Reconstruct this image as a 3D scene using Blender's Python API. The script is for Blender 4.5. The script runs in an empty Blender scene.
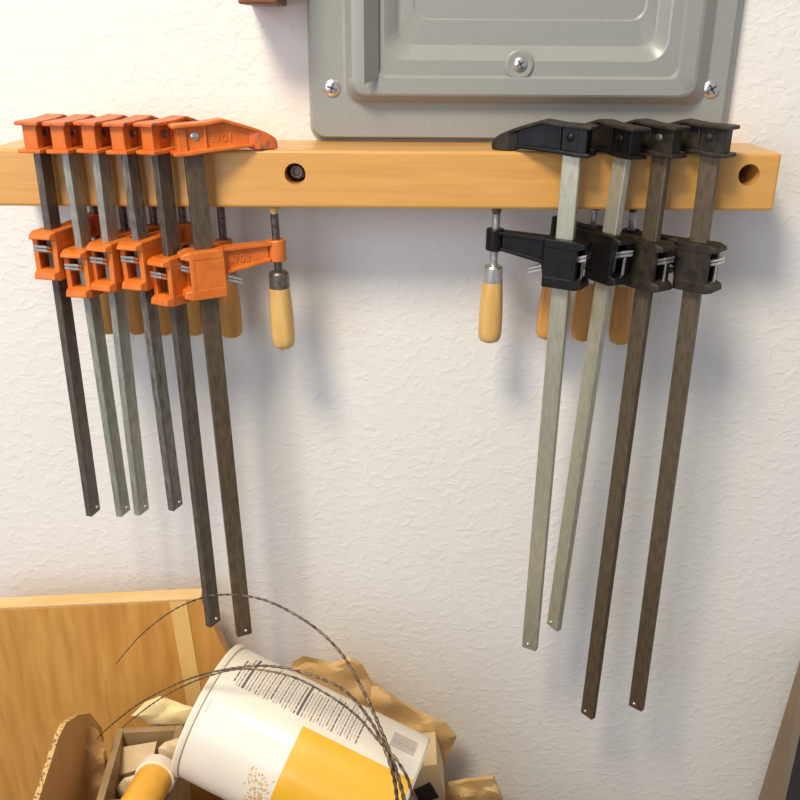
import bpy, bmesh, math, random
from mathutils import Vector, Matrix, noise
random.seed(7)
scene = bpy.context.scene
COL = scene.collection
sc = scene
# ------------------------------------------------------------------ camera
F_PX = 900.0
PITCH = math.atan(900.0 / 2190.0)
ROLL = 0.0064
CAM = Vector((0, -0.78, 0))
fw = Vector((0, math.cos(PITCH), -math.sin(PITCH)))
r0 = Vector((1, 0, 0)); u0 = Vector((0, math.sin(PITCH), math.cos(PITCH)))
RT = r0 * math.cos(ROLL) + u0 * math.sin(ROLL)
UP = u0 * math.cos(ROLL) - r0 * math.sin(ROLL)
cd = bpy.data.cameras.new('camera'); cam = bpy.data.objects.new('camera', cd); COL.objects.link(cam)
cd.sensor_width = 36; cd.lens = F_PX / 800 * 36; cd.clip_start = 0.01
m = Matrix((RT, UP, -fw)).transposed().to_4x4(); m.translation = CAM
cam.matrix_world = m
scene.camera = cam

def ray(px, py):
    return fw + RT * ((px - 400) / F_PX) - UP * ((py - 400) / F_PX)
def at(px, py, Y):
    d = ray(px, py); return CAM + d * ((Y - CAM.y) / d.y)
def at_z(px, py, Z):
    d = ray(px, py); return CAM + d * ((Z - CAM.z) / d.z)

# ------------------------------------------------------------------ materials
def srgb(c):
    return tuple(((v / 255) / 12.92 if v / 255 <= .04045 else ((v / 255 + .055) / 1.055) ** 2.4) for v in c) + (1,)
def mat(name, c1, c2=None, rough=.5, metal=0, scale=(20, 20, 20), detail=4, lo=.35, hi=.65, bump=0, bscale=None, spec=.5, coat=0, distort=0, bdist=.001):
    M = bpy.data.materials.new(name); M.use_nodes = True
    nt = M.node_tree; N = nt.nodes; L = nt.links
    b = N['Principled BSDF']
    b.inputs['Roughness'].default_value = rough; b.inputs['Metallic'].default_value = metal
    b.inputs['Specular IOR Level'].default_value = spec
    b.inputs['Coat Weight'].default_value = coat
    b.inputs['Coat Roughness'].default_value = .10
    b.inputs['Base Color'].default_value = srgb(c1)
    tc = N.new('ShaderNodeTexCoord')
    def nz(s):
        mp = N.new('ShaderNodeMapping'); mp.inputs['Scale'].default_value = s
        L.new(tc.outputs['Object'], mp.inputs['Vector'])
        n = N.new('ShaderNodeTexNoise'); n.inputs['Scale'].default_value = 1; n.inputs['Detail'].default_value = detail
        n.inputs['Distortion'].default_value = distort
        L.new(mp.outputs['Vector'], n.inputs['Vector']); return n
    n = nz(scale)
    if c2 is not None:
        cr = N.new('ShaderNodeValToRGB')
        cr.color_ramp.elements[0].position = lo; cr.color_ramp.elements[0].color = srgb(c1)
        cr.color_ramp.elements[1].position = hi; cr.color_ramp.elements[1].color = srgb(c2)
        L.new(n.outputs['Fac'], cr.inputs['Fac']); L.new(cr.outputs['Color'], b.inputs['Base Color'])
    if bump:
        bn = nz(bscale) if bscale else n
        bp = N.new('ShaderNodeBump'); bp.inputs['Strength'].default_value = bump; bp.inputs['Distance'].default_value = bdist
        L.new(bn.outputs['Fac'], bp.inputs['Height']); L.new(bp.outputs['Normal'], b.inputs['Normal'])
    return M

def plaster():
    M = bpy.data.materials.new('textured plaster'); M.use_nodes = True
    N = M.node_tree.nodes; L = M.node_tree.links; b = N['Principled BSDF']
    b.inputs['Roughness'].default_value = .75; b.inputs['Base Color'].default_value = srgb((231, 227, 217))
    b.inputs['Specular IOR Level'].default_value = .25
    tc = N.new('ShaderNodeTexCoord')
    n1 = N.new('ShaderNodeTexNoise'); n1.inputs['Scale'].default_value = 120; n1.inputs['Detail'].default_value = 3; n1.inputs['Distortion'].default_value = .7
    mp = N.new('ShaderNodeMapping'); mp.inputs['Scale'].default_value = (.8, 1, 1.1); mp.inputs['Rotation'].default_value = (0, .5, 0)
    L.new(tc.outputs['Object'], mp.inputs['Vector']); L.new(mp.outputs['Vector'], n1.inputs['Vector'])
    r1 = N.new('ShaderNodeValToRGB'); r1.color_ramp.elements[0].position = .48; r1.color_ramp.elements[1].position = .66
    L.new(n1.outputs['Fac'], r1.inputs['Fac'])
    n2 = N.new('ShaderNodeTexNoise'); n2.inputs['Scale'].default_value = 330; n2.inputs['Detail'].default_value = 3
    L.new(tc.outputs['Object'], n2.inputs['Vector'])
    ad = N.new('ShaderNodeMath'); ad.operation = 'MULTIPLY_ADD'; ad.inputs[1].default_value = .3
    L.new(n2.outputs['Fac'], ad.inputs[0]); L.new(r1.outputs['Color'], ad.inputs[2])
    bp = N.new('ShaderNodeBump'); bp.inputs['Strength'].default_value = .32; bp.inputs['Distance'].default_value = .0009
    L.new(ad.outputs[0], bp.inputs['Height']); L.new(bp.outputs['Normal'], b.inputs['Normal'])
    return M

M_wall = plaster()
M_floor = mat('concrete', (120, 112, 104), (140, 132, 122), rough=.8, scale=(6, 6, 6))
M_rail = mat('varnished maple', (204, 148, 72), (216, 162, 86), rough=.35, scale=(9, 70, 150), detail=6, lo=.3, hi=.7, coat=.15, distort=.6)
M_orange = mat('orange enamel', (206, 103, 30), (218, 118, 42), rough=.38, scale=(90, 90, 90), bump=.15, bscale=(420, 420, 420), bdist=.0006)
M_worn = mat('worn orange enamel', (140, 92, 58), (212, 104, 44), rough=.45, scale=(160, 160, 160), lo=.38, hi=.52)
M_black = mat('black enamel', (11, 8, 6), (25, 20, 15), rough=.38, spec=.3, scale=(140, 140, 140), lo=.4, hi=.75, bump=.15, bscale=(420, 420, 420), bdist=.0006)
M_dusty = mat('dusty black enamel', (32, 27, 19), (60, 51, 37), spec=.3, rough=.5, scale=(110, 110, 110), lo=.35, hi=.7)
def steel(name, a, b_, rough=.42, metal=.55): return mat(name, a, b_, rough=rough, metal=metal, scale=(300, 300, 90), detail=6, lo=.3, hi=.7, bump=.06, bdist=.0004)
M_bar_dark = steel('dark steel', (88, 80, 70), (116, 106, 94))
M_bar_brown = steel('browned steel', (92, 78, 60), (118, 102, 80))
M_bar_grey = steel('grey green steel', (142, 141, 126), (176, 174, 158))
M_bar_mott = steel('mottled steel', (92, 86, 78), (146, 140, 130))
M_bar_pale = steel('pale steel', (164, 160, 138), (184, 180, 156), rough=.35)
M_zinc = mat('bright zinc', (198, 196, 188), (226, 224, 216), rough=.28, metal=.9, scale=(200, 200, 200))
M_dullsteel = mat('dull screw steel', (104, 94, 84), (140, 128, 116), rough=.38, metal=.8, scale=(300, 300, 300))
M_handle = mat('birch handle', (206, 160, 86), (222, 180, 108), rough=.4, scale=(160, 160, 22), detail=4, coat=.2)
M_handle_old = mat('amber varnished handle', (190, 132, 58), (206, 150, 74), rough=.38, scale=(160, 160, 22), detail=4, coat=.2)
M_panel = mat('grey panel enamel', (143, 144, 136), (150, 151, 142), rough=.3, scale=(700, 700, 700), bump=.1, bscale=(500, 500, 500), bdist=.0004)
M_ply = mat('oak veneer', (190, 132, 58), (212, 158, 80), rough=.42, scale=(110, 110, 13), detail=8, lo=.3, hi=.7, distort=.5)
M_ply_pale = mat('pale veneer', (224, 180, 106), (232, 192, 122), rough=.45, scale=(70, 70, 5), detail=5)
M_ply_edge = mat('pale board edge', (216, 176, 112), (228, 192, 130), rough=.5, scale=(10, 60, 160))
M_kraft = mat('kraft paper', (198, 156, 98), (212, 174, 116), rough=.6, scale=(40, 40, 40), bump=.25, bscale=(130, 130, 130), bdist=.001)
M_kraft2 = mat('light kraft paper', (208, 170, 108), (220, 184, 124), rough=.6, scale=(40, 40, 40), bump=.25, bscale=(130, 130, 130), bdist=.001)
M_cream = mat('cream paper', (234, 208, 146), (240, 218, 162), rough=.6, scale=(50, 50, 50))
M_white_paper = mat('off white paper', (214, 186, 140), (226, 202, 160), rough=.7, scale=(60, 60, 60))
M_card = mat('brown cardboard', (186, 138, 78), (198, 150, 90), rough=.7, scale=(30, 30, 8))
M_card_edge = mat('corrugated edge', (140, 100, 52), (214, 172, 108), rough=.7, scale=(420, 420, 420), lo=.42, hi=.5, detail=1)
M_tray = mat('grey brown board', (150, 122, 82), (166, 138, 96), rough=.7, scale=(40, 40, 40))
M_beige = mat('beige card', (204, 176, 132), (212, 186, 142), rough=.6, scale=(40, 40, 40))
M_canwhite = mat('white glossy card', (222, 211, 188), (228, 217, 196), rough=.4, scale=(30, 30, 30), coat=.3)
M_yellow = mat('yellow print', (226, 170, 38), (232, 178, 50), rough=.3, scale=(30, 30, 30), coat=.35)
M_ink = mat('dark print', (84, 74, 76), (120, 110, 108), rough=.5, scale=(900, 900, 900), lo=.45, hi=.55)
M_inkpale = mat('pale grey print', (170, 160, 150), (196, 188, 178), rough=.5, scale=(900, 900, 900))
M_gold = mat('gold print', (196, 148, 66), (222, 184, 110), rough=.5, scale=(500, 500, 500))
M_tube = mat('amber tube', (226, 160, 44), (236, 176, 66), rough=.3, scale=(60, 60, 60), coat=.3)
M_capwhite = mat('white rim', (228, 212, 184), (236, 222, 198), rough=.5, scale=(60, 60, 60))
M_wire = mat('rusty twisted wire', (74, 58, 42), (128, 108, 86), rough=.45, metal=.5, scale=(260, 260, 260), lo=.4, hi=.6)
M_wood = mat('brown scrap wood', (120, 74, 34), (142, 92, 46), rough=.6, scale=(12, 90, 90), detail=5)
M_bracket = mat('dark wood', (112, 66, 38), (134, 82, 50), rough=.5, scale=(60, 60, 8))
M_slab = mat('brown laminate', (128, 104, 74), (140, 116, 84), rough=.5, scale=(20, 20, 20))
M_slabdark = mat('dark laminate and shade', (44, 40, 40), (56, 50, 50), rough=.5, scale=(20, 20, 20))  # dark tone that carries shade: cabinet front and inside of the carton
M_dark = mat('dark bolt', (44, 44, 48), (84, 84, 90), rough=.35, metal=.8, scale=(300, 300, 300))

# ------------------------------------------------------------------ helpers
def link(name, bm, material, parent=None, smooth=False, angle=None, recalc=True):
    if recalc: bmesh.ops.recalc_face_normals(bm, faces=bm.faces[:])
    me = bpy.data.meshes.new(name); bm.to_mesh(me); bm.free()
    o = bpy.data.objects.new(name, me); COL.objects.link(o)
    ms = material if isinstance(material, (list, tuple)) else [material]
    for k in ms: me.materials.append(k)
    if parent is not None: o.parent = parent
    if smooth:
        for p in me.polygons: p.use_smooth = True
        if angle:
            try: me.set_sharp_from_angle(angle=angle)
            except Exception: pass
    return o
def tag(o, label, cat, group=None):
    o['label'] = label; o['category'] = cat
    if group: o['group'] = group
    return o
def empty(name, loc=(0, 0, 0)):
    o = bpy.data.objects.new(name, None); COL.objects.link(o); o.location = loc; o.empty_display_size = .02
    return o
def merge(bm, sub, midx=0):
    for f in sub.faces: f.material_index = midx
    me = bpy.data.meshes.new('_t'); sub.to_mesh(me); sub.free(); bm.from_mesh(me); bpy.data.meshes.remove(me)
def bevel(bm, w, seg=2, ang=.5):
    if w <= 0: return
    bmesh.ops.recalc_face_normals(bm, faces=bm.faces[:])
    es = [e for e in bm.edges if len(e.link_faces) == 2 and e.calc_face_angle(0) > ang]
    bmesh.ops.bevel(bm, geom=es, offset=w, segments=seg, profile=.5, affect='EDGES', clamp_overlap=True)
def sections(bm, secs, bev=.0006, midx=0):
    """loft of closed cross-sections, each a list of points with the same count"""
    s = bmesh.new(); rows = [[s.verts.new(p) for p in sec] for sec in secs]
    n = len(rows[0])
    for a, b in zip(rows, rows[1:]):
        for i in range(n): s.faces.new((a[i], a[(i + 1) % n], b[(i + 1) % n], b[i]))
    s.faces.new(rows[0][::-1]); s.faces.new(rows[-1])
    bevel(s, bev); merge(bm, s, midx)
def strip(bm, rows, bev=.0006, midx=0):
    """rows of (u, w_low, w_high, half_width) -> lofted rectangular bar along u"""
    sections(bm, [[(u, -h, a), (u, h, a), (u, h, b), (u, -h, b)] for u, a, b, h in rows], bev, midx)
def box(bm, x0, x1, y0, y1, z0, z1, bev=.0006, midx=0):
    sections(bm, [[(x, y0, z0), (x, y1, z0), (x, y1, z1), (x, y0, z1)] for x in (x0, x1)], bev, midx)
def lathe(bm, prof, seg=24, c=(0, 0, 0), axis=None, midx=0):
    """profile of (radius, height) about an axis through c"""
    s = bmesh.new(); rows = []
    for r, h in prof:
        rows.append([s.verts.new((r * math.cos(2 * math.pi * k / seg), r * math.sin(2 * math.pi * k / seg), h)) for k in range(seg)] if r > 1e-7 else [s.verts.new((0, 0, h))])
    for a, b in zip(rows, rows[1:]):
        for k in range(seg):
            k2 = (k + 1) % seg
            if len(a) == 1 and len(b) == 1: continue
            if len(a) == 1: s.faces.new((a[0], b[k2], b[k]))
            elif len(b) == 1: s.faces.new((a[k], a[k2], b[0]))
            else: s.faces.new((a[k], a[k2], b[k2], b[k]))
    if axis is not None:
        bmesh.ops.transform(s, matrix=Vector((0, 0, 1)).rotation_difference(Vector(axis)).to_matrix().to_4x4(), verts=s.verts)
    bmesh.ops.translate(s, vec=Vector(c), verts=s.verts)
    merge(bm, s, midx)
def slab(bm, pts, off, bev=0, midx=0):
    s = bmesh.new(); a = [s.verts.new(p) for p in pts]; b = [s.verts.new(Vector(p) + off) for p in pts]; n = len(pts)
    s.faces.new(a); s.faces.new(b[::-1])
    for i in range(n): s.faces.new((a[i], b[i], b[(i + 1) % n], a[(i + 1) % n]))
    bevel(s, bev); merge(bm, s, midx)

# ------------------------------------------------------------------ setting
bm = bmesh.new(); box(bm, -1.6, 1.6, 0, .08, -1.25, 1.35, 0)
w = link('wall_back', bm, M_wall); w['kind'] = 'structure'
bm = bmesh.new(); box(bm, -1.6, 1.6, -3.2, .08, -1.31, -1.25, 0)
w = link('floor', bm, M_floor); w['kind'] = 'structure'

# ------------------------------------------------------------------ rail
YF = -0.07
rl = at(-13, 151, YF); rr = at(783, 152.5, YF)
ZT = (at(60, 150, YF).z + at(600, 151, YF).z) / 2; ZB = (at(60, 207.5, YF).z + at(600, 209, YF).z) / 2
bm = bmesh.new(); box(bm, rl.x, rr.x, YF, -0.0005, ZB, ZT, .0022)
rail = link('clamp_rail', bm, M_rail)
tag(rail, 'long yellow varnished wooden rail fixed across the wall, carrying both rows of clamps', 'rail')
h1 = at(295, 174, YF); h2 = at(749, 175, YF)
for h in (h1, h2):
    c = bmesh.new(); lathe(c, [(0, -.03), (.0082, -.03), (.0082, .045), (0, .045)], 32, (h.x, YF, h.z), (0, 1, 0))
    co = link('_cut', c, M_rail)
    md = rail.modifiers.new('b', 'BOOLEAN'); md.operation = 'DIFFERENCE'; md.object = co; md.solver = 'EXACT'
    dg = bpy.context.evaluated_depsgraph_get(); dg.update()
    nm = bpy.data.meshes.new_from_object(rail.evaluated_get(dg)); rail.modifiers.clear(); rail.data = nm
    bpy.data.objects.remove(co)
rail.data.name = 'clamp_rail'
for k, h in enumerate((h1, h2)):
    d = YF + (.011 if k == 0 else .034)
    b_ = bmesh.new()
    lathe(b_, [(0, d + .011), (.0074, d + .011), (.0074, d + .009), (.0068, d + .008), (.0054, d + .0078), (.0054, d + .001), (.0046, d), (.0032, d), (.0028, d + .003), (0, d + .003)], 20, (h.x, 0, h.z), (0, 1, 0))
    link('lag_bolt', b_, M_dullsteel, rail, True, .6)

# ------------------------------------------------------------------ bar clamps
def text_mesh(body, size, depth):
    cu = bpy.data.curves.new('_txt', 'FONT'); cu.body = body; cu.size = size; cu.extrude = depth; cu.bevel_depth = .00012
    cu.space_character = 1.1
    o = bpy.data.objects.new('_txt', cu); COL.objects.link(o)
    dg = bpy.context.evaluated_depsgraph_get(); dg.update()
    me = bpy.data.meshes.new_from_object(o.evaluated_get(dg)); bpy.data.objects.remove(o); bpy.data.curves.remove(cu)
    b = bmesh.new(); b.from_mesh(me); bpy.data.meshes.remove(me); return b

RAILH = ZT - ZB
mm = .001
def make_clamp(top, bot, yaw, jawpx, enamel, worn, barm, handlem, label, group, side, numbers=False, rivet=False, hbot=-.163, Ytop=-.089):
    """top/bot: where the spine of the bar shows at rail height and at its lower end; side +1 jaw to the right"""
    p0 = at(top[0], top[1], Ytop); p1 = at(bot[0], bot[1], Ytop)
    ax = (p0 - p1).normalized()                    # up along the bar
    org = p1 + ax * ((ZT - p1.z) / ax.z)
    ya = math.radians(yaw)
    u = Vector((math.sin(ya), math.cos(ya), 0)); u = (u - ax * u.dot(ax)).normalized()
    v = ax.cross(u)
    M4 = Matrix((u, v, ax)).transposed().to_4x4(); M4.translation = org + Vector((0, 0, .0004 - u.z * .062))
    root = empty('bar_clamp'); root.matrix_world = M4
    tag(root, label, 'clamp', group)
    blen = (org - p1).length
    wj = -(org.z - at(top[0] + (bot[0] - top[0]) * (jawpx - top[1]) / (bot[1] - top[1]), jawpx, Ytop - .006).z) / ax.z
    # --- bar
    b = bmesh.new()
    box(b, 0, .0142, -.0030, .0030, -blen, .016, .0007)
    bar = link('bar', b, barm, root)
    b = bmesh.new()
    for s in (-1, 1):
        lathe(b, [(0, .0044), (.0011, .0042), (.0016, .0034), (.0016, .0028), (0, .0028)], 12, (.0085, 0, -blen + .0055), (0, s, 0))
    link('stop_pin', b, M_zinc, bar, True)
    # --- fixed jaw
    b = bmesh.new()
    top_pts = [(-.0085, .0218), (-.0045, .0222), (.015, .0226), (.030, .0244), (.045, .0196), (.055, .0160), (.064, .0120), (.0702, .0078)]
    def hw(x): return .0096 - max(0, .004 + x) * 0 if x < .008 else (.0096 - (x - .008) / .062 * .0042)
    strip(b, [(x, z - .0028, z, hw(x)) for x, z in top_pts], .0008, 1)
    strip(b, [(-.0088, -.0006, .0024, .0094), (.0035, -.0006, .0028, .0096), (.015, .0006, .0038, .0092), (.036, .0018, .0046, .0082), (.052, .0024, .0050, .0070)], .0008, 0)
    strip(b, [(-.0050, .002, .021, .0058), (.0024, .002, .021, .0058)], .0008, 0)               # spine block
    strip(b, [(.0020, .002, .021, .0037), (.016, .002, .021, .0037), (.030, .002, .0228, .0030), (.054, .002, .0145, .0030)], 0, 0)
    strip(b, [(.0152, .003, .0208, .0056), (.0172, .003, .0208, .0056)], .0006, 0)                 # rib in front of the rivet
    strip(b, [(.050, .0008, .0140, .0034), (.057, 0, .0146, .0062), (.066, 0, .0105, .0064), (.0702, 0, .0075, .0056), (.0716, .0008, .004, .0046)], .0009, 2)
    fj = link('fixed_jaw', b, [enamel, worn if not numbers else enamel, worn], root)
    b = bmesh.new()
    for s in (-1, 1):
        lathe(b, [(0, .0052), (.0022, .0050), (.0031, .0044), (.0031, .0034), (0, .0034)], 16, (.0088, 0, .0128), (0, s, 0))
    link('rivet', b, M_zinc if numbers else (M_dullsteel if side > 0 or rivet else enamel), fj, True, .8)
    # --- sliding jaw
    T = wj; Bt = wj - .038
    b = bmesh.new()
    FW = .0204
    for lo, hi, sg in ((T - .0068, T, 1), (Bt, Bt + .0085, -1)):
        zc = (lo + hi) / 2; q = .0018
        rear = [(-.0128, -.0090, lo + q), (-.0128, .0090, lo + q), (-.0118, .0086, hi - q), (-.0118, -.0086, hi - q)]
        mid = [(-.0066, -.0104, lo), (-.0066, .0104, lo), (-.0056, .0104, hi), (-.0056, -.0104, hi)]
        frn = [(FW, -.0102, lo), (FW, .0102, lo), (FW, .0102, hi), (FW, -.0102, hi)]
        sections(b, [rear, mid, frn], .0008)
    for s in (-1, 1):
        box(b, -.0056, FW, *sorted((s * .0070, s * .0100)), Bt + .001, T - .001, .0005)
        box(b, -.0066, -.0030, *sorted((s * .0060, s * .0104)), Bt + .005, T - .004, .0006)      # stiffening rib at the opening
    box(b, .0162, .0208, -.0098, .0098, Bt + .010, T - .0005, .0006)
    strip(b, [(.019, T - .0205, T - .0005, .0030), (.058, T - .0145, T - .0005, .0030)], 0)      # arm web
    strip(b, [(.019, T - .0030, T, .0064), (.061, T - .0028, T, .0056)], .0006)                  # arm upper flange
    strip(b, [(.019, T - .0230, T - .0190, .0060), (.026, T - .0205, T - .0175, .0056), (.059, T - .0152, T - .0125, .0056)], .0006)
    strip(b, [(.0205, Bt + .008, T, .0075), (.0235, Bt + .014, T, .0050)], .0006)
    lathe(b, [(0, T - .0165), (.0066, T - .0165), (.0074, T - .0155), (.0074, T + .0002), (.0068, T + .0010), (0, T + .0010)], 24, (.066, 0, 0))
    sj = link('sliding_jaw', b, [enamel], root)
    for k in range(2):                                                                             # tilted clutch plates
        b = bmesh.new(); dz = -.0105 - k * .0027
        a0, a1 = T + dz, T + dz - .0165
        sections(b, [[(-.0128, -.0060, a0 - .0011), (-.0128, .0060, a0 - .0011), (-.0128, .0060, a0 + .0011), (-.0128, -.0060, a0 + .0011)],
                     [(.0345, -.0050, a1 - .0011), (.0345, .0050, a1 - .0011), (.0345, .0050, a1 + .0011), (.0345, -.0050, a1 + .0011)]], .0004)
        link('clutch_plate', b, M_zinc, sj)
    if side < 0:
        b = bmesh.new()
        box(b, -.0082, -.0066, -.0046, -.0024, Bt + .007, T - .0125, .0003)
        link('spring', b, M_zinc, sj)
    # --- screw and handle
    b = bmesh.new(); prof = [(0, -RAILH - .0065)]
    z = -RAILH - .0065
    zend = hbot + .066
    while z > zend:
        prof += [(.0034, z), (.0034, z - .0005), (.0028, z - .0008), (.0028, z - .0011)]; z -= .0014
    prof += [(.003, zend), (0, zend)]
    lathe(b, prof, 14, (.066, 0, 0)); scr = link('screw', b, M_dullsteel if numbers or side > 0 else M_zinc, root, True, .5)
    b = bmesh.new(); lathe(b, [(0, -RAILH - .0008), (.0030, -RAILH - .0008), (.0042, -RAILH - .0022), (.0036, -RAILH - .005), (.0024, -RAILH - .0072), (0, -RAILH - .0072)], 18, (.066, 0, 0))
    link('swivel_pad', b, M_handle if numbers else M_dullsteel, scr, True, .9)
    hb = bmesh.new(); H = hbot
    lathe(hb, [(0, H), (.0055, H + .0002), (.0080, H + .0016), (.0094, H + .0046), (.0099, H + .010), (.0098, H + .024), (.0091, H + .040), (.0082, H + .0525), (0, H + .0525)], 28, (.066, 0, 0))
    hd = link('handle', hb, handlem, root, True, .9)
    b = bmesh.new(); lathe(b, [(0, H + .0515), (.0082, H + .0515), (.0083, H + .0530), (.0080, H + .0640), (.0068, H + .0655), (.0030, H + .0665), (0, H + .0665)], 24, (.066, 0, 0))
    link('ferrule', b, M_zinc if side < 0 else M_dullsteel, hd, True, .6)
    if numbers:
        for txt, par, size, uu, ww, hh in (('3701', fj, .0084, .0196, .0076, .0030), ('3703', sj, .0080, .0255, T - .0130, .0030)):
            t = text_mesh(txt, size, .0004)
            # text x -> +u, text y -> +w ; front face looks along -v (towards the viewer's side)
            bmesh.ops.transform(t, matrix=Matrix(((1, 0, 0, uu), (0, 0, -1, -hh - .0002), (0, 1, 0, ww), (0, 0, 0, 1))), verts=t.verts)
            o = link('casting_number', t, enamel, par)
    return root

go = 'orange bar clamps hanging at the left of the rail'
gb = 'black bar clamps hanging at the right of the rail'
O = dict(enamel=M_orange, worn=M_worn, handlem=M_handle_old, group=go, side=1)
B = dict(enamel=M_black, worn=M_dusty, handlem=M_handle_old, group=gb, side=-1)
make_clamp((37, 158), (89, 517), 14, 232, barm=M_bar_dark, label='orange bar clamp at the outer left end of the rail, dark bar, short', **O)
make_clamp((65, 158), (119, 517), 16, 250, barm=M_bar_grey, label='second orange bar clamp from the rail\'s left end, pale grey bar, jaw set low', **O)
make_clamp((95, 158), (137, 516), 20, 244, barm=M_bar_grey, label='third orange bar clamp from the left, pale grey bar beside the mottled dark one', **O)
make_clamp((124, 158), (171, 511), 21, 242, barm=M_bar_mott, label='fourth orange bar clamp from the left, last of the short ones, mottled dark bar', **O)
make_clamp((154, 157), (208, 627), 32, 258, barm=M_bar_dark, label='fifth orange bar clamp from left, long dark bar ending before the wooden board', **O)
make_clamp((184, 155), (236.5, 635), 66, 250, barm=M_bar_brown, label='orange bar clamp nearest the middle, turned sideways with 3701 cast on its jaw',
           numbers=True, **{**O, 'handlem': M_handle})
make_clamp((582, 152), (537, 650), -61, 241, hbot=-.158, barm=M_bar_pale, label='black bar clamp nearest the middle, turned sideways, pale steel bar', **{**B, 'handlem': M_handle})
make_clamp((630, 153), (559, 630), -32, 235, barm=M_bar_pale, label='second black bar clamp from the middle, pale leaning bar, the shortest black one', **B)
B['enamel'] = M_dusty
make_clamp((670, 154), (593.5, 719), -37, 243, rivet=True, barm=M_bar_brown, label='third black bar clamp from the middle, long browned bar reaching lowest', **B)
make_clamp((720, 156), (643, 711), -48, 245, barm=M_bar_brown, label='black bar clamp at the rail\'s right end, dusty grey black jaws, browned bar', **B)

# ------------------------------------------------------------------ electrical panel cover
panel = empty('electrical_panel', at(520, 139, 0)); panel.location.y = 0
tag(panel, 'grey enamelled electrical panel cover screwed to the wall above the rail', 'electrical panel')
pi_ = panel.location.copy()
ZTOP = .30
def rrect(xl, xr, zb, zt, r, Y, n=7):
    pts = []
    for cx, cz, a0 in ((xl + r, zb + r, math.pi), (xr - r, zb + r, 1.5 * math.pi), (xr - r, zt - r, 0), (xl + r, zt - r, .5 * math.pi)):
        for k in range(n):
            a = a0 + k / (n - 1) * math.pi / 2
            pts.append(Vector((cx + r * math.cos(a), Y, cz + r * math.sin(a))))
    return pts
def loop(xl, xr, yb, Y, r, top, yl=80):
    return rrect(at(xl, yl, Y).x, at(xr, yl, Y).x, at(520, yb, Y).z, ZTOP - top, r, Y)
loops = [loop(309, 733, 140, -.001, .010, 0), loop(310.5, 731, 139, -.010, .010, 0), loop(312, 727, 137.5, -.0125, .010, .002),
         loop(343, 708, 105, -.0125, .012, .03), loop(346, 706, 103.5, -.0135, .012, .031), loop(352, 697, 96.5, -.0245, .012, .036), loop(356, 694, 94.5, -.0255, .012, .037),
         loop(376, 679, 79, -.0255, .008, .06), loop(379, 676, 76, -.0228, .008, .061),
         loop(384, 665, 61, -.0228, .016, .075), loop(386, 663, 59.5, -.0220, .016, .076), loop(398, 652, 47, -.0130, .014, .085), loop(400, 650, 45.5, -.0124, .014, .086),
         loop(412, 640, 20.5, -.0124, .012, .105), loop(414, 638, 19, -.0116, .012, .106)]
bm = bmesh.new(); rows = [[bm.verts.new(p - pi_) for p in lp] for lp in loops]
for a, b in zip(rows, rows[1:]):
    for i in range(len(a)): bm.faces.new((a[i], a[(i + 1) % len(a)], b[(i + 1) % len(a)], b[i]))
bm.faces.new(rows[-1])
cover = link('cover', bm, M_panel, panel, True, .33)
def cross_screw(px, py, Y, R, rot, parent, base):
    c = at(px, py, Y) - base; b = bmesh.new()
    lathe(b, [(0, 0), (R, 0), (R, .0008), (R * .85, .0018), (R * .4, .0024), (0, .0025)], 24, c, (0, -1, 0), 0)
    for a in (rot, rot + 90):
        s = bmesh.new(); box(s, -R * .6, R * .6, -.0026, -.0012, -R * .11, R * .11, 0)
        bmesh.ops.transform(s, matrix=Matrix.Translation(c) @ Matrix.Rotation(math.radians(a), 4, 'Y'), verts=s.verts); merge(b, s, 1)
    return link('screw', b, [M_zinc, M_dullsteel], parent, True, .7)
cross_screw(332, 88, -.0125, .0068, 20, panel, pi_)
cross_screw(711, 89, -.0125, .0068, -35, panel, pi_)
bm = bmesh.new(); lathe(bm, [(0, 0), (.0118, 0), (.0112, .0012), (.0098, .0018), (.0075, .0010), (0, .0008)], 28, at(519, 65, -.0228) - pi_, (0, -1, 0))
link('screw_dimple', bm, M_panel, panel, True, .8)
cross_screw(520, 64, -.0238, .0056, 60, panel, pi_)
# door edge hinged at the left of the recess, swung open towards the viewer
a0, a1 = at(379, 78, -.0255), at(364, 82, -.040)
bm = bmesh.new()
t = (a1 - a0); t.z = 0; nrm = Vector((t.y, -t.x, 0)).normalized() * .0016
zb0 = a0.z; zb1 = a1.z
pts = [Vector((a0.x, a0.y, zb0)), Vector((a1.x, a1.y, zb0 - .004)), Vector((a1.x, a1.y, ZTOP - .07)), Vector((a0.x, a0.y, ZTOP - .07))]
slab(bm, [p - pi_ for p in pts], nrm, .0005)
link('door_flange', bm, M_panel, panel)

# ------------------------------------------------------------------ wooden bracket above the frame
c0, c1 = at(238, 4, -.062), at(277, 4, -.062)
bm = bmesh.new()
box(bm, c0.x, c1.x, -.062, -.0005, c0.z, c0.z + .16, .0015)
br = link('wooden_bracket', bm, M_bracket)
tag(br, 'brown wooden bracket on the wall at the top edge, left of the panel', 'bracket')

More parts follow.
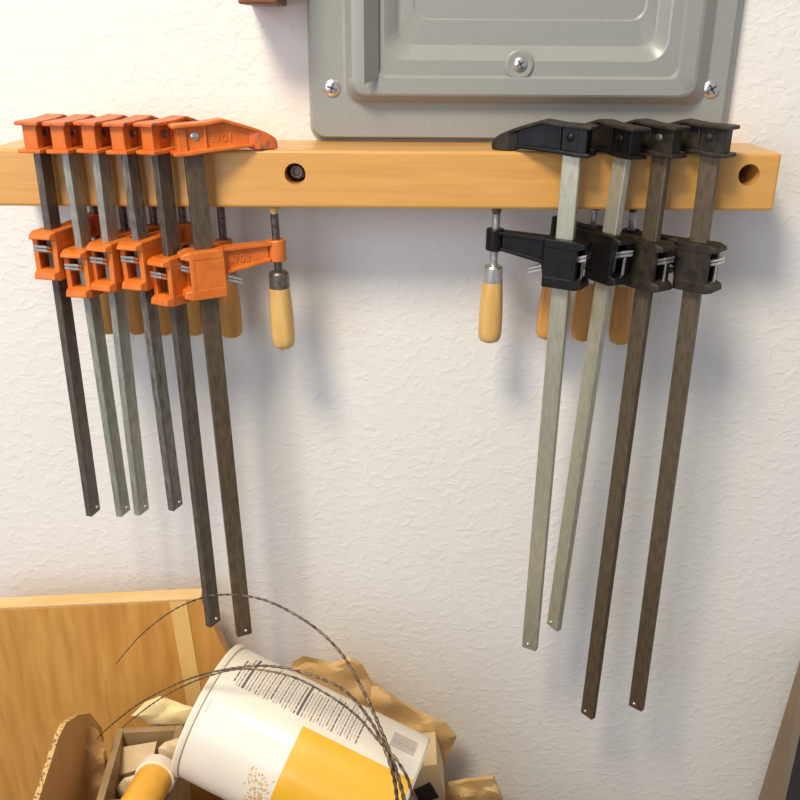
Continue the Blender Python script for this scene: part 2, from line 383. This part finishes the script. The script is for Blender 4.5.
# ------------------------------------------------------------------ wooden board behind the scrap
bo = empty('wooden_board')
tl, tr = at(-60, 613, -.078), at(201, 599.5, -.055)
tr.z = tl.z = (tl.z + tr.z) / 2
d = (tr - tl); d.z = 0; nrm = Vector((-d.y, d.x, 0)).normalized() * .0165
lowr = at(226, 655, -.055); lowr.y = tr.y
k = (lowr.x - tr.x) / (tr.z - lowr.z)
zb = -1.249
dirx = d.normalized()
br_ = tr + dirx * (k * .12); br_.z = tr.z - .12
br2 = br_.copy(); br2.z = zb
bl = tl.copy(); bl.z = zb
bo.location = (bl + br2) / 2
bi = bo.location.copy()
bm = bmesh.new(); slab(bm, [p - bi for p in (tl, tr, br_, br2, bl)], nrm, .0008)
link('veneer_face', bm, M_ply, bo)
bm = bmesh.new()
e = Vector((0, 0, .0012))
slab(bm, [p - bi + e * .0 + Vector((0, 0, .0002)) for p in (tl, tr, tr + nrm, tl + nrm)], Vector((0, 0, .0022)), .0004)
link('edge_band', bm, M_ply_edge, bo)
sx0 = at(172, 640, -.0585); 
q = [tr - dirx * .031, tr - dirx * .013, br_ - dirx * .034, br_ - dirx * .054]
q = [tr + dirx * -.030, tr + dirx * -.014]
q += [p + dirx * .012 - Vector((0, 0, .22)) for p in (q[1], q[0])]
bm = bmesh.new(); slab(bm, [p - bi - nrm * .02 for p in q], nrm * -.02, 0)
link('pale_veneer_strip', bm, M_ply_pale, bo)
tag(bo, 'yellow brown wood veneer board standing upright against the wall at lower left', 'board')

# ------------------------------------------------------------------ scrap bin and its contents
sb = empty('scrap_bin', (-.13, -.235, -1.249))
bm = bmesh.new()
X0, X1, Y0, Y1, Z0, Z1 = -.40, .17, -.39, -.08, -1.249, -.80
o3 = sb.location
box(bm, X0 - o3.x, X1 - o3.x, Y0 - o3.y, Y1 - o3.y, 0, .012, .001)
for a in ((X0, X0 + .012, Y0, Y1), (X1 - .012, X1, Y0, Y1), (X0, X1, Y0, Y0 + .012), (X0, X1, Y1 - .012, Y1)):
    box(bm, a[0] - o3.x, a[1] - o3.x, a[2] - o3.y, a[3] - o3.y, .0, Z1 - Z0, .001)
link('bin_body', bm, M_wood, sb)
tag(sb, 'brown wooden scrap bin standing on the floor under the clamps', 'bin')

def pillow(name, outline, Y, thick, material, seed, rings=9, crease=.008, label='', cat='paper', group=None, ys=None, fs=28, sharp=.3, dens=60):
    """crumpled paper: outline in the plane of depth Y (or one depth per point), closed with a front and a back sheet"""
    P = [at(px, py, (ys[i] if ys else Y)) for i, (px, py) in enumerate(outline)]
    n = len(P); tot = []
    for i in range(n):
        a, b = P[i], P[(i + 1) % n]
        seg = max(2, int((b - a).length * dens / .1 / 4))
        for s in range(seg): tot.append(a.lerp(b, s / seg))
    c = sum(tot, Vector()) / len(tot); N_ = len(tot)
    view = (CAM - c).normalized()
    bm = bmesh.new()
    def h(p, sgn):
        q = p * fs + Vector((seed * 3.1, sgn * 2.0, seed))
        dd = noise.voronoi(q)[0]
        r = (dd[1] - dd[0])
        return (r - .35) * crease + noise.noise(p * fs * 2.2 + Vector((seed, 0, 0))) * crease * .5
    front = []; back = []
    for k in range(rings):
        s = 1 - k / rings
        bulge = thick * math.sqrt(max(0, 1 - s ** 2))
        rf = []; rb = []
        for p in tot:
            q = c.lerp(p, s)
            jit = 0 if k == 0 else 1
            qf = q + view * (bulge + jit * h(q, 0)); rf.append(bm.verts.new(qf))
            if k: rb.append(bm.verts.new(q - view * (bulge * .45)))
        front.append(rf); back.append(rb if k else rf)
    cf = bm.verts.new(c + view * (thick + h(c, 0))); cb = bm.verts.new(c - view * thick * .45)
    for grid, cc in ((front, cf), (back, cb)):
        for a, b in zip(grid, grid[1:]):
            for i in range(N_):
                j = (i + 1) % N_
                try: bm.faces.new((a[i], a[j], b[j], b[i]))
                except ValueError: pass
        for i in range(N_): bm.faces.new((grid[-1][i], grid[-1][(i + 1) % N_], cc))
    bmesh.ops.triangulate(bm, faces=bm.faces[:])
    o = link(name, bm, material, None, True, sharp)
    if label: tag(o, label, cat, group)
    return o

# canister ---------------------------------------------------------
Lc = at(210, 709, -.165); Rc = at(403, 805, -.215); RAD = .0575
axis = (Rc - Lc).normalized(); LEN = (Rc - Lc).length
e1 = (CAM - Lc); e1 = (e1 - axis * e1.dot(axis)).normalized(); e2 = axis.cross(e1)
can = empty('canister', Lc)
tag(can, 'white and yellow cardboard food canister lying tilted on the scrap under the wire', 'canister')
CM = Matrix((e1, e2, axis)).transposed().to_4x4()          # local: z along the canister, x towards the viewer
can.matrix_world = Matrix.Translation(Lc) @ CM
INV = can.matrix_world.inverted()
bm = bmesh.new()
lathe(bm, [(0, .004), (.054, .004), (RAD - .001, .0035), (RAD, .006), (RAD, LEN - .002), (RAD - .0015, LEN), (RAD - .004, LEN), (RAD - .004, LEN - .005), (0, LEN - .005)], 72)
link('can_body', bm, M_canwhite, can, True, .6)
bm = bmesh.new()
lathe(bm, [(RAD - .004, -.0015), (RAD + .0004, -.0022), (RAD + .0016, -.0005), (RAD + .0013, .0024), (RAD + .0008, .0034), (RAD - .002, .0034), (RAD - .004, -.0015)], 72)
link('lid_rim', bm, M_capwhite, can, True, .7)
def can_uv(px, py):
    o = INV @ CAM; d = (INV.to_3x3() @ ray(px, py)).normalized()
    A = d.x ** 2 + d.y ** 2; Bq = o.x * d.x + o.y * d.y; C = o.x ** 2 + o.y ** 2 - RAD ** 2
    D = Bq * Bq - A * C
    t = (-Bq - math.sqrt(max(D, 0))) / A; p = o + d * t
    return p.z, math.atan2(p.y, p.x)
def patch(bm, t0, t1, a0, a1, r, seg=None, thick=.00025):
    seg = seg or max(1, int(abs(a1 - a0) / .09))
    g = []
    for k in range(seg + 1):
        a = a0 + (a1 - a0) * k / seg
        g.append([bm.verts.new((rr * math.cos(a), rr * math.sin(a), tt)) for rr, tt in ((r, t0), (r, t1), (r - thick, t1), (r - thick, t0))])
    for p, q_ in zip(g, g[1:]):
        for i in range(4): bm.faces.new((p[i], p[(i + 1) % 4], q_[(i + 1) % 4], q_[i]))
    bm.faces.new(g[0]); bm.faces.new(g[-1][::-1])
ty, ay = can_uv(303, 726)
tN0, aN0 = can_uv(232, 683); tN1, _ = can_uv(356, 742)
_, aTop = can_uv(263, 662)
sgn = 1 if aTop > ay else -1
bm = bmesh.new(); patch(bm, ty, LEN - .0025, ay, ay - sgn * 1.9, RAD + .0003); link('yellow_panel', bm, M_yellow, can, True, .5)
bm = bmesh.new(); bp_ = bmesh.new()
span = aTop - aN0
tt = tN0; i = 0
while tt < tN1:
    wdt = .0007 if i % 4 else .0011
    if i in (3, 21): wdt = .0020
    ln = random.uniform(.62, 1.0); st = 0 if i % 3 else .06
    tgt = bm if (i % 5 in (0, 2) or i in (3, 21)) else bp_
    # broken into dashes so that a row reads as a line of small print
    a = aN0 + span * st; end = aN0 + span * ln
    if i in (3, 21): patch(tgt, tt, tt + wdt, aN0, aN0 + span, RAD + .0003)
    else:
        while abs(a - aN0) < abs(end - aN0):
            l = span * random.uniform(.07, .2); patch(tgt, tt, tt + wdt, a, a + l, RAD + .0003); a += l + span * .025
    tt += wdt + .0019; i += 1
link('printed_rows', bm, M_ink, can); link('pale_printed_rows', bp_, M_inkpale, can)
bm = bmesh.new()
tb0, ab0 = can_uv(401, 748)
tb1, ab1 = can_uv(419, 752)
for k in range(15):
    w_ = random.choice((.0008, .0012, .0018)); aa = k * .0033 / RAD
    patch(bm, LEN - .030, LEN - .009, ab1 - sgn * .12 + sgn * aa * .35, ab1 - sgn * .12 + sgn * (aa * .35 + w_ * .4 / RAD), RAD + .0003)
link('barcode', bm, M_inkpale, can)
bm = bmesh.new()
for k in range(95):
    px = random.gauss(256, 6.5); py = 800 - abs(random.gauss(0, 1)) * 17
    if py < 764: continue
    try: t_, a_ = can_uv(px, py)
    except Exception: continue
    s = random.uniform(.0006, .0012); patch(bm, t_, t_ + s, a_, a_ + s * 1.6 / RAD, RAD + .0003, 1)
link('grain_motif', bm, M_gold, can)
bm = bmesh.new(); tr_, ar_ = can_uv(209, 697)
for k in range(9): patch(bm, .0075, .0086, ar_ + k * .022, ar_ + k * .022 + .014, RAD + .0003, 1)
link('rim_print', bm, M_inkpale, can)

# papers -----------------------------------------------------------
pillow('paper_bag', [(292, 662), (303, 656), (318, 659), (334, 662), (350, 656), (362, 664), (372, 682), (392, 694), (420, 711), (446, 722), (457, 736), (448, 756), (437, 786), (420, 830), (330, 830), (290, 720)],
       -.045, .020, M_kraft, 3, rings=18, crease=.016, sharp=.42, label='crumpled brown kraft paper bag behind the white canister against the wall', cat='paper', fs=19)
pillow('kraft_paper', [(436, 800), (447, 782), (468, 778), (494, 775), (503, 797), (500, 860), (440, 860)], -.055, .018, M_kraft2, 8, crease=.016, rings=12, sharp=.42,
       label='small crumpled kraft paper at the lower middle, right of the canister', cat='paper', fs=26)
pillow('cream_paper', [(131, 716), (145, 702), (160, 696), (172, 700), (182, 704), (196, 708), (198, 724), (186, 726), (150, 727), (143, 720)], -.115, .010, M_cream, 12, rings=7, crease=.006,
       label='crumpled cream paper left of the canister in front of the board', cat='paper', fs=30)

# grey tray box ----------------------------------------------------
ZR = -.60
bl_ = at_z(117, 728, ZR); brt = at_z(183, 724.5, ZR); fl = at_z(103, 806, ZR)
bx = brt - bl_; bx.z = 0; wid = bx.length; bx.normalize()
by = Vector((-bx.y, bx.x, 0)) * -1
dep = (fl - bl_).dot(by)
MT = Matrix((bx, -by, Vector((0, 0, 1)))).transposed().to_4x4(); MT.translation = bl_ + Vector((0, 0, -.125))
tray = empty('small_box'); tray.matrix_world = MT
tag(tray, 'small grey brown open box with scraps inside, left of the canister', 'box')
bm = bmesh.new(); Tk = .0065
box(bm, 0, wid, -dep, 0, 0, .005, .0005)
for a in ((0, Tk, -dep, 0), (wid - Tk, wid, -dep, 0), (Tk, wid - Tk, -Tk, 0), (Tk, wid - Tk, -dep, -dep + Tk)): box(bm, *a, .002, .125, .0006)
link('box_body', bm, M_tray, tray)
# beige card leaning inside, crumpled tissue, amber tube
c = [at(121, 747, -.138), at(157, 741, -.138), at(151, 766, -.158), at(119, 775, -.158)]
bm = bmesh.new(); slab(bm, c, Vector((0, .003, -.010)), .0006)
tag(link('beige_card_box', bm, M_beige), 'flat beige card packet lying inside the small grey box', 'packet')
pillow('tissue', [(158, 748), (165, 742), (178, 738), (186, 742), (184, 760), (174, 768), (160, 764)], -.150, .009, M_white_paper, 21, rings=6, crease=.006,
       label='scrunched off white paper between the small box and the canister', cat='paper', fs=40)
pillow('tissue', [(114, 790), (124, 778), (138, 774), (146, 782), (142, 800), (120, 806)], -.172, .009, M_white_paper, 27, rings=6, crease=.006,
       label='scrunched off white paper beside the amber tube', cat='paper', fs=40)
ta, tb = at(159, 771, -.188), at(116, 846, -.275)
tube = empty('cardboard_tube', tb); tag(tube, 'amber yellow tube with a white rim sticking up in the small box', 'tube')
tdir = (ta - tb).normalized(); tl_ = (ta - tb).length
bm = bmesh.new(); lathe(bm, [(0, 0), (.0150, 0), (.0155, .001), (.0155, tl_ - .004), (0, tl_ - .004)], 32, (0, 0, 0), tdir); link('tube_body', bm, M_tube, tube, True, .6)
bm = bmesh.new(); lathe(bm, [(0, tl_ + .002), (.0145, tl_ + .002), (.0168, tl_), (.0172, tl_ - .002), (.0172, tl_ - .0105), (.0160, tl_ - .011), (0, tl_ - .011)], 32, (0, 0, 0), tdir); link('rim', bm, M_capwhite, tube, True, .6)

# corrugated cardboard on the left ---------------------------------
def at_l(px, py): 
    return at(px, py, -.235 + (px - 40) * .0016 if px < 80 else -.17 + (px - 80) * .001)
fr = [(38, 802), (50, 765), (58, 739), (66, 723), (78, 715), (90, 713)]
pl = [at_l(*q_) for q_ in fr] + [at(102, 728, -.135), at(99, 752, -.130), at(112, 800, -.12), at(114, 840, -.12), at(36, 840, -.24)]
pl[-1].z = pl[-2].z = -.7255
bm = bmesh.new()
off = Vector((-.0042, -.0006, .0004))
s = bmesh.new(); a = [s.verts.new(p) for p in pl]; b = [s.verts.new(p + off) for p in pl]; n = len(pl)
f1 = s.faces.new(a); f2 = s.faces.new(b[::-1]); sides = [s.faces.new((a[i], b[i], b[(i + 1) % n], a[(i + 1) % n])) for i in range(n)]
bmesh.ops.triangulate(s, faces=[f1, f2])
me = bpy.data.meshes.new('_t'); 
for f in s.faces: f.material_index = 0
for f in sides: f.material_index = 1
s.to_mesh(me); s.free(); bm.from_mesh(me); bpy.data.meshes.remove(me)
tag(link('cardboard_sheet', bm, [M_card, M_card_edge]), 'brown corrugated cardboard sheet with a ragged rounded top in the lower left corner', 'cardboard')
pillow('brown_paper', [(70, 738), (84, 722), (98, 730), (106, 748), (110, 780), (112, 830), (62, 830), (60, 780)], -.16, .008, M_card, 33, rings=7, crease=.010,
       label='crumpled dark brown paper tucked inside the cardboard sheet', cat='paper', fs=32)

# small open carton right of the canister
bm = bmesh.new()
c = at(424, 800, -.105)
q0 = [at(402, 790, -.10), at(424, 766, -.10), at(437, 764, -.10), at(445, 795, -.10), at(447, 850, -.10), at(402, 850, -.10)]
carton = empty('small_carton', at(424, 850, -.10)); tag(carton, 'small tan carton with a dark patch painted as its shaded opening beside the end of the canister', 'carton')
ci = carton.location.copy()
slab(bm, [p - ci for p in q0], Vector((0, .045, 0)), .0006); link('carton_body', bm, M_beige, carton)
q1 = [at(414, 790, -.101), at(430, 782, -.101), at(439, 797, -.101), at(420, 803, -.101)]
bm = bmesh.new(); slab(bm, [p - ci for p in q1], Vector((0, -.0008, 0)), 0); link('painted_opening_shade', bm, M_slabdark, carton)  # dark sheet on the solid front stands in for the shade inside

# wood offcuts filling the bin
def offcut(cx, cy, cz, lx, ly, lz, rz, rx, label):
    b = bmesh.new(); box(b, -lx / 2, lx / 2, -ly / 2, ly / 2, 0, lz, .001)
    o = link('wood_offcut', b, M_wood); o.location = (cx, cy, cz); o.rotation_euler = (rx, 0, rz)
    tag(o, label, 'wood', 'wood offcuts in the bin'); return o
offcut(-.115, -.25, -1.235, .50, .24, .508, 0, 0, 'broad brown wood offcut filling the bin below the canister')
offcut(-.005, -.215, -.7265, .09, .08, .070, -.1, 0, 'small brown wood offcut under the right end of the canister')

# twisted wire ------------------------------------------------------
def wire(bm, pts, rad0, rad1):
    """pts: (px, py, Y) control points; a two-lobed section twisting along the path"""
    P = [at(*p) for p in pts]; C = []
    for i in range(len(P) - 1):
        p0 = P[max(i - 1, 0)]; p1 = P[i]; p2 = P[i + 1]; p3 = P[min(i + 2, len(P) - 1)]
        for k in range(24):
            t = k / 24
            C.append(.5 * ((2 * p1) + (p2 - p0) * t + (2 * p0 - 5 * p1 + 4 * p2 - p3) * t * t + (3 * p1 - p0 - 3 * p2 + p3) * t ** 3))
    C.append(P[-1]); n = len(C); rows = []; s_ = 0
    up = Vector((0, 0, 1))
    for i, p in enumerate(C):
        t = (C[min(i + 1, n - 1)] - C[max(i - 1, 0)]).normalized()
        if i: s_ += (p - C[i - 1]).length
        a = t.cross(Vector((0, 1, 0)));  a.normalize(); b = t.cross(a)
        R = rad0 + (rad1 - rad0) * i / (n - 1); ph = s_ / .007 * math.pi
        row = []
        for k in range(12):
            th = 2 * math.pi * k / 12; r = R * (.82 + .2 * math.cos(2 * (th - ph)))
            row.append(bm.verts.new(p + a * math.cos(th) * r + b * math.sin(th) * r))
        rows.append(row)
    for a, b in zip(rows, rows[1:]):
        for k in range(12): bm.faces.new((a[k], a[(k + 1) % 12], b[(k + 1) % 12], b[k]))
    bm.faces.new(rows[0][::-1]); bm.faces.new(rows[-1])
wc = empty('wire_coil'); wc.location = at(405, 840, -.26)
tag(wc, 'loose coil of dark twisted wire arching over the canister and board', 'wire')
wi = wc.location.copy()
def wire_part(pts, r0_, r1_):
    b = bmesh.new(); wire(b, pts, r0_, r1_); bmesh.ops.translate(b, vec=-wi, verts=b.verts); link('wire_loop', b, M_wire, wc, True)
wire_part([(116, 664, -.12), (140, 636, -.13), (172, 611, -.14), (205, 597, -.15), (236, 595, -.16), (270, 602, -.17), (310, 624, -.19), (340, 652, -.212), (362, 688, -.238), (381, 730, -.266), (396, 770, -.288), (405, 806, -.298), (408, 850, -.305)], .0005, .0018)
wire_part([(97, 739, -.163), (108, 728, -.165), (140, 703, -.18), (186, 680, -.20), (228, 669, -.212), (268, 666, -.217), (308, 674, -.222), (345, 691, -.234), (370, 720, -.258), (386, 752, -.282), (396, 790, -.294), (399, 850, -.302)], .0005, .0017)
wire_part([(122, 728, -.168), (140, 713, -.175), (168, 694, -.19), (206, 677, -.208), (244, 669, -.216), (290, 676, -.222), (330, 696, -.232), (358, 717, -.254), (378, 740, -.272), (398, 762, -.288), (411, 790, -.296), (420, 850, -.302)], .0005, .0014)

# leaning slab at the lower right -----------------------------------
bm = bmesh.new()
A0, A1 = at(806, 640, -.012), at(755, 810, -.012)
def ext(p, q_, z): return p + (q_ - p) * ((z - p.z) / (q_.z - p.z))
A1 = ext(A0, A1, -.95)
B0, B1 = at(812, 680, -.10), at(783, 810, -.10)
B0 = ext(B1, B0, A0.z); B1 = ext(B0, B1, -.95)
C0 = B0 + Vector((.12, .0, 0)); C1 = B1 + Vector((.12, 0, 0)); D0 = A0 + Vector((.12, 0, 0)); D1 = A1 + Vector((.18, 0, 0))
A2, B2, C2, D2 = [Vector((p.x, p.y, -1.249)) for p in (A1, B1, C1, D1)]
s = bmesh.new()
rows = [[s.verts.new(p) for p in r] for r in ((A0, B0, C0, D0), (A1, B1, C1, D1), (A2, B2, C2, D2))]
for a, b in zip(rows, rows[1:]):
    for i in range(4):
        f = s.faces.new((a[i], a[(i + 1) % 4], b[(i + 1) % 4], b[i])); f.material_index = 1 if i == 1 else 0  # dark front face has its shadow put into the colour
s.faces.new(rows[0]); s.faces.new(rows[-1][::-1])
tag(link('cabinet_side', s, [M_slab, M_slabdark]), 'brown cabinet side with a dark front, shade in its colour, standing at the lower right corner', 'cabinet')

# ------------------------------------------------------------------ light
def area(name, loc, target, size, power, col):
    l = bpy.data.lights.new(name, 'AREA'); l.energy = power; l.size = size; l.color = col
    o = bpy.data.objects.new(name, l); COL.objects.link(o); o.location = loc
    o.rotation_euler = (Vector(target) - Vector(loc)).to_track_quat('-Z', 'Y').to_euler(); return o
area('ceiling_lamp', (-.55, -1.12, 1.25), (-.1, 0, -.2), .46, 36, (1, .90, .73))
area('window_light', (-1.0, -1.55, .25), (-.15, 0, -.25), 1.1, 14, (.72, .80, 1))
wd = bpy.data.worlds.new('world'); scene.world = wd; wd.use_nodes = True
wd.node_tree.nodes['Background'].inputs[0].default_value = (.84, .87, 1, 1)
wd.node_tree.nodes['Background'].inputs[1].default_value = .46
scene.view_settings.view_transform = 'Standard'; scene.view_settings.look = 'None'
scene.view_settings.exposure = 0.0; scene.view_settings.gamma = 1
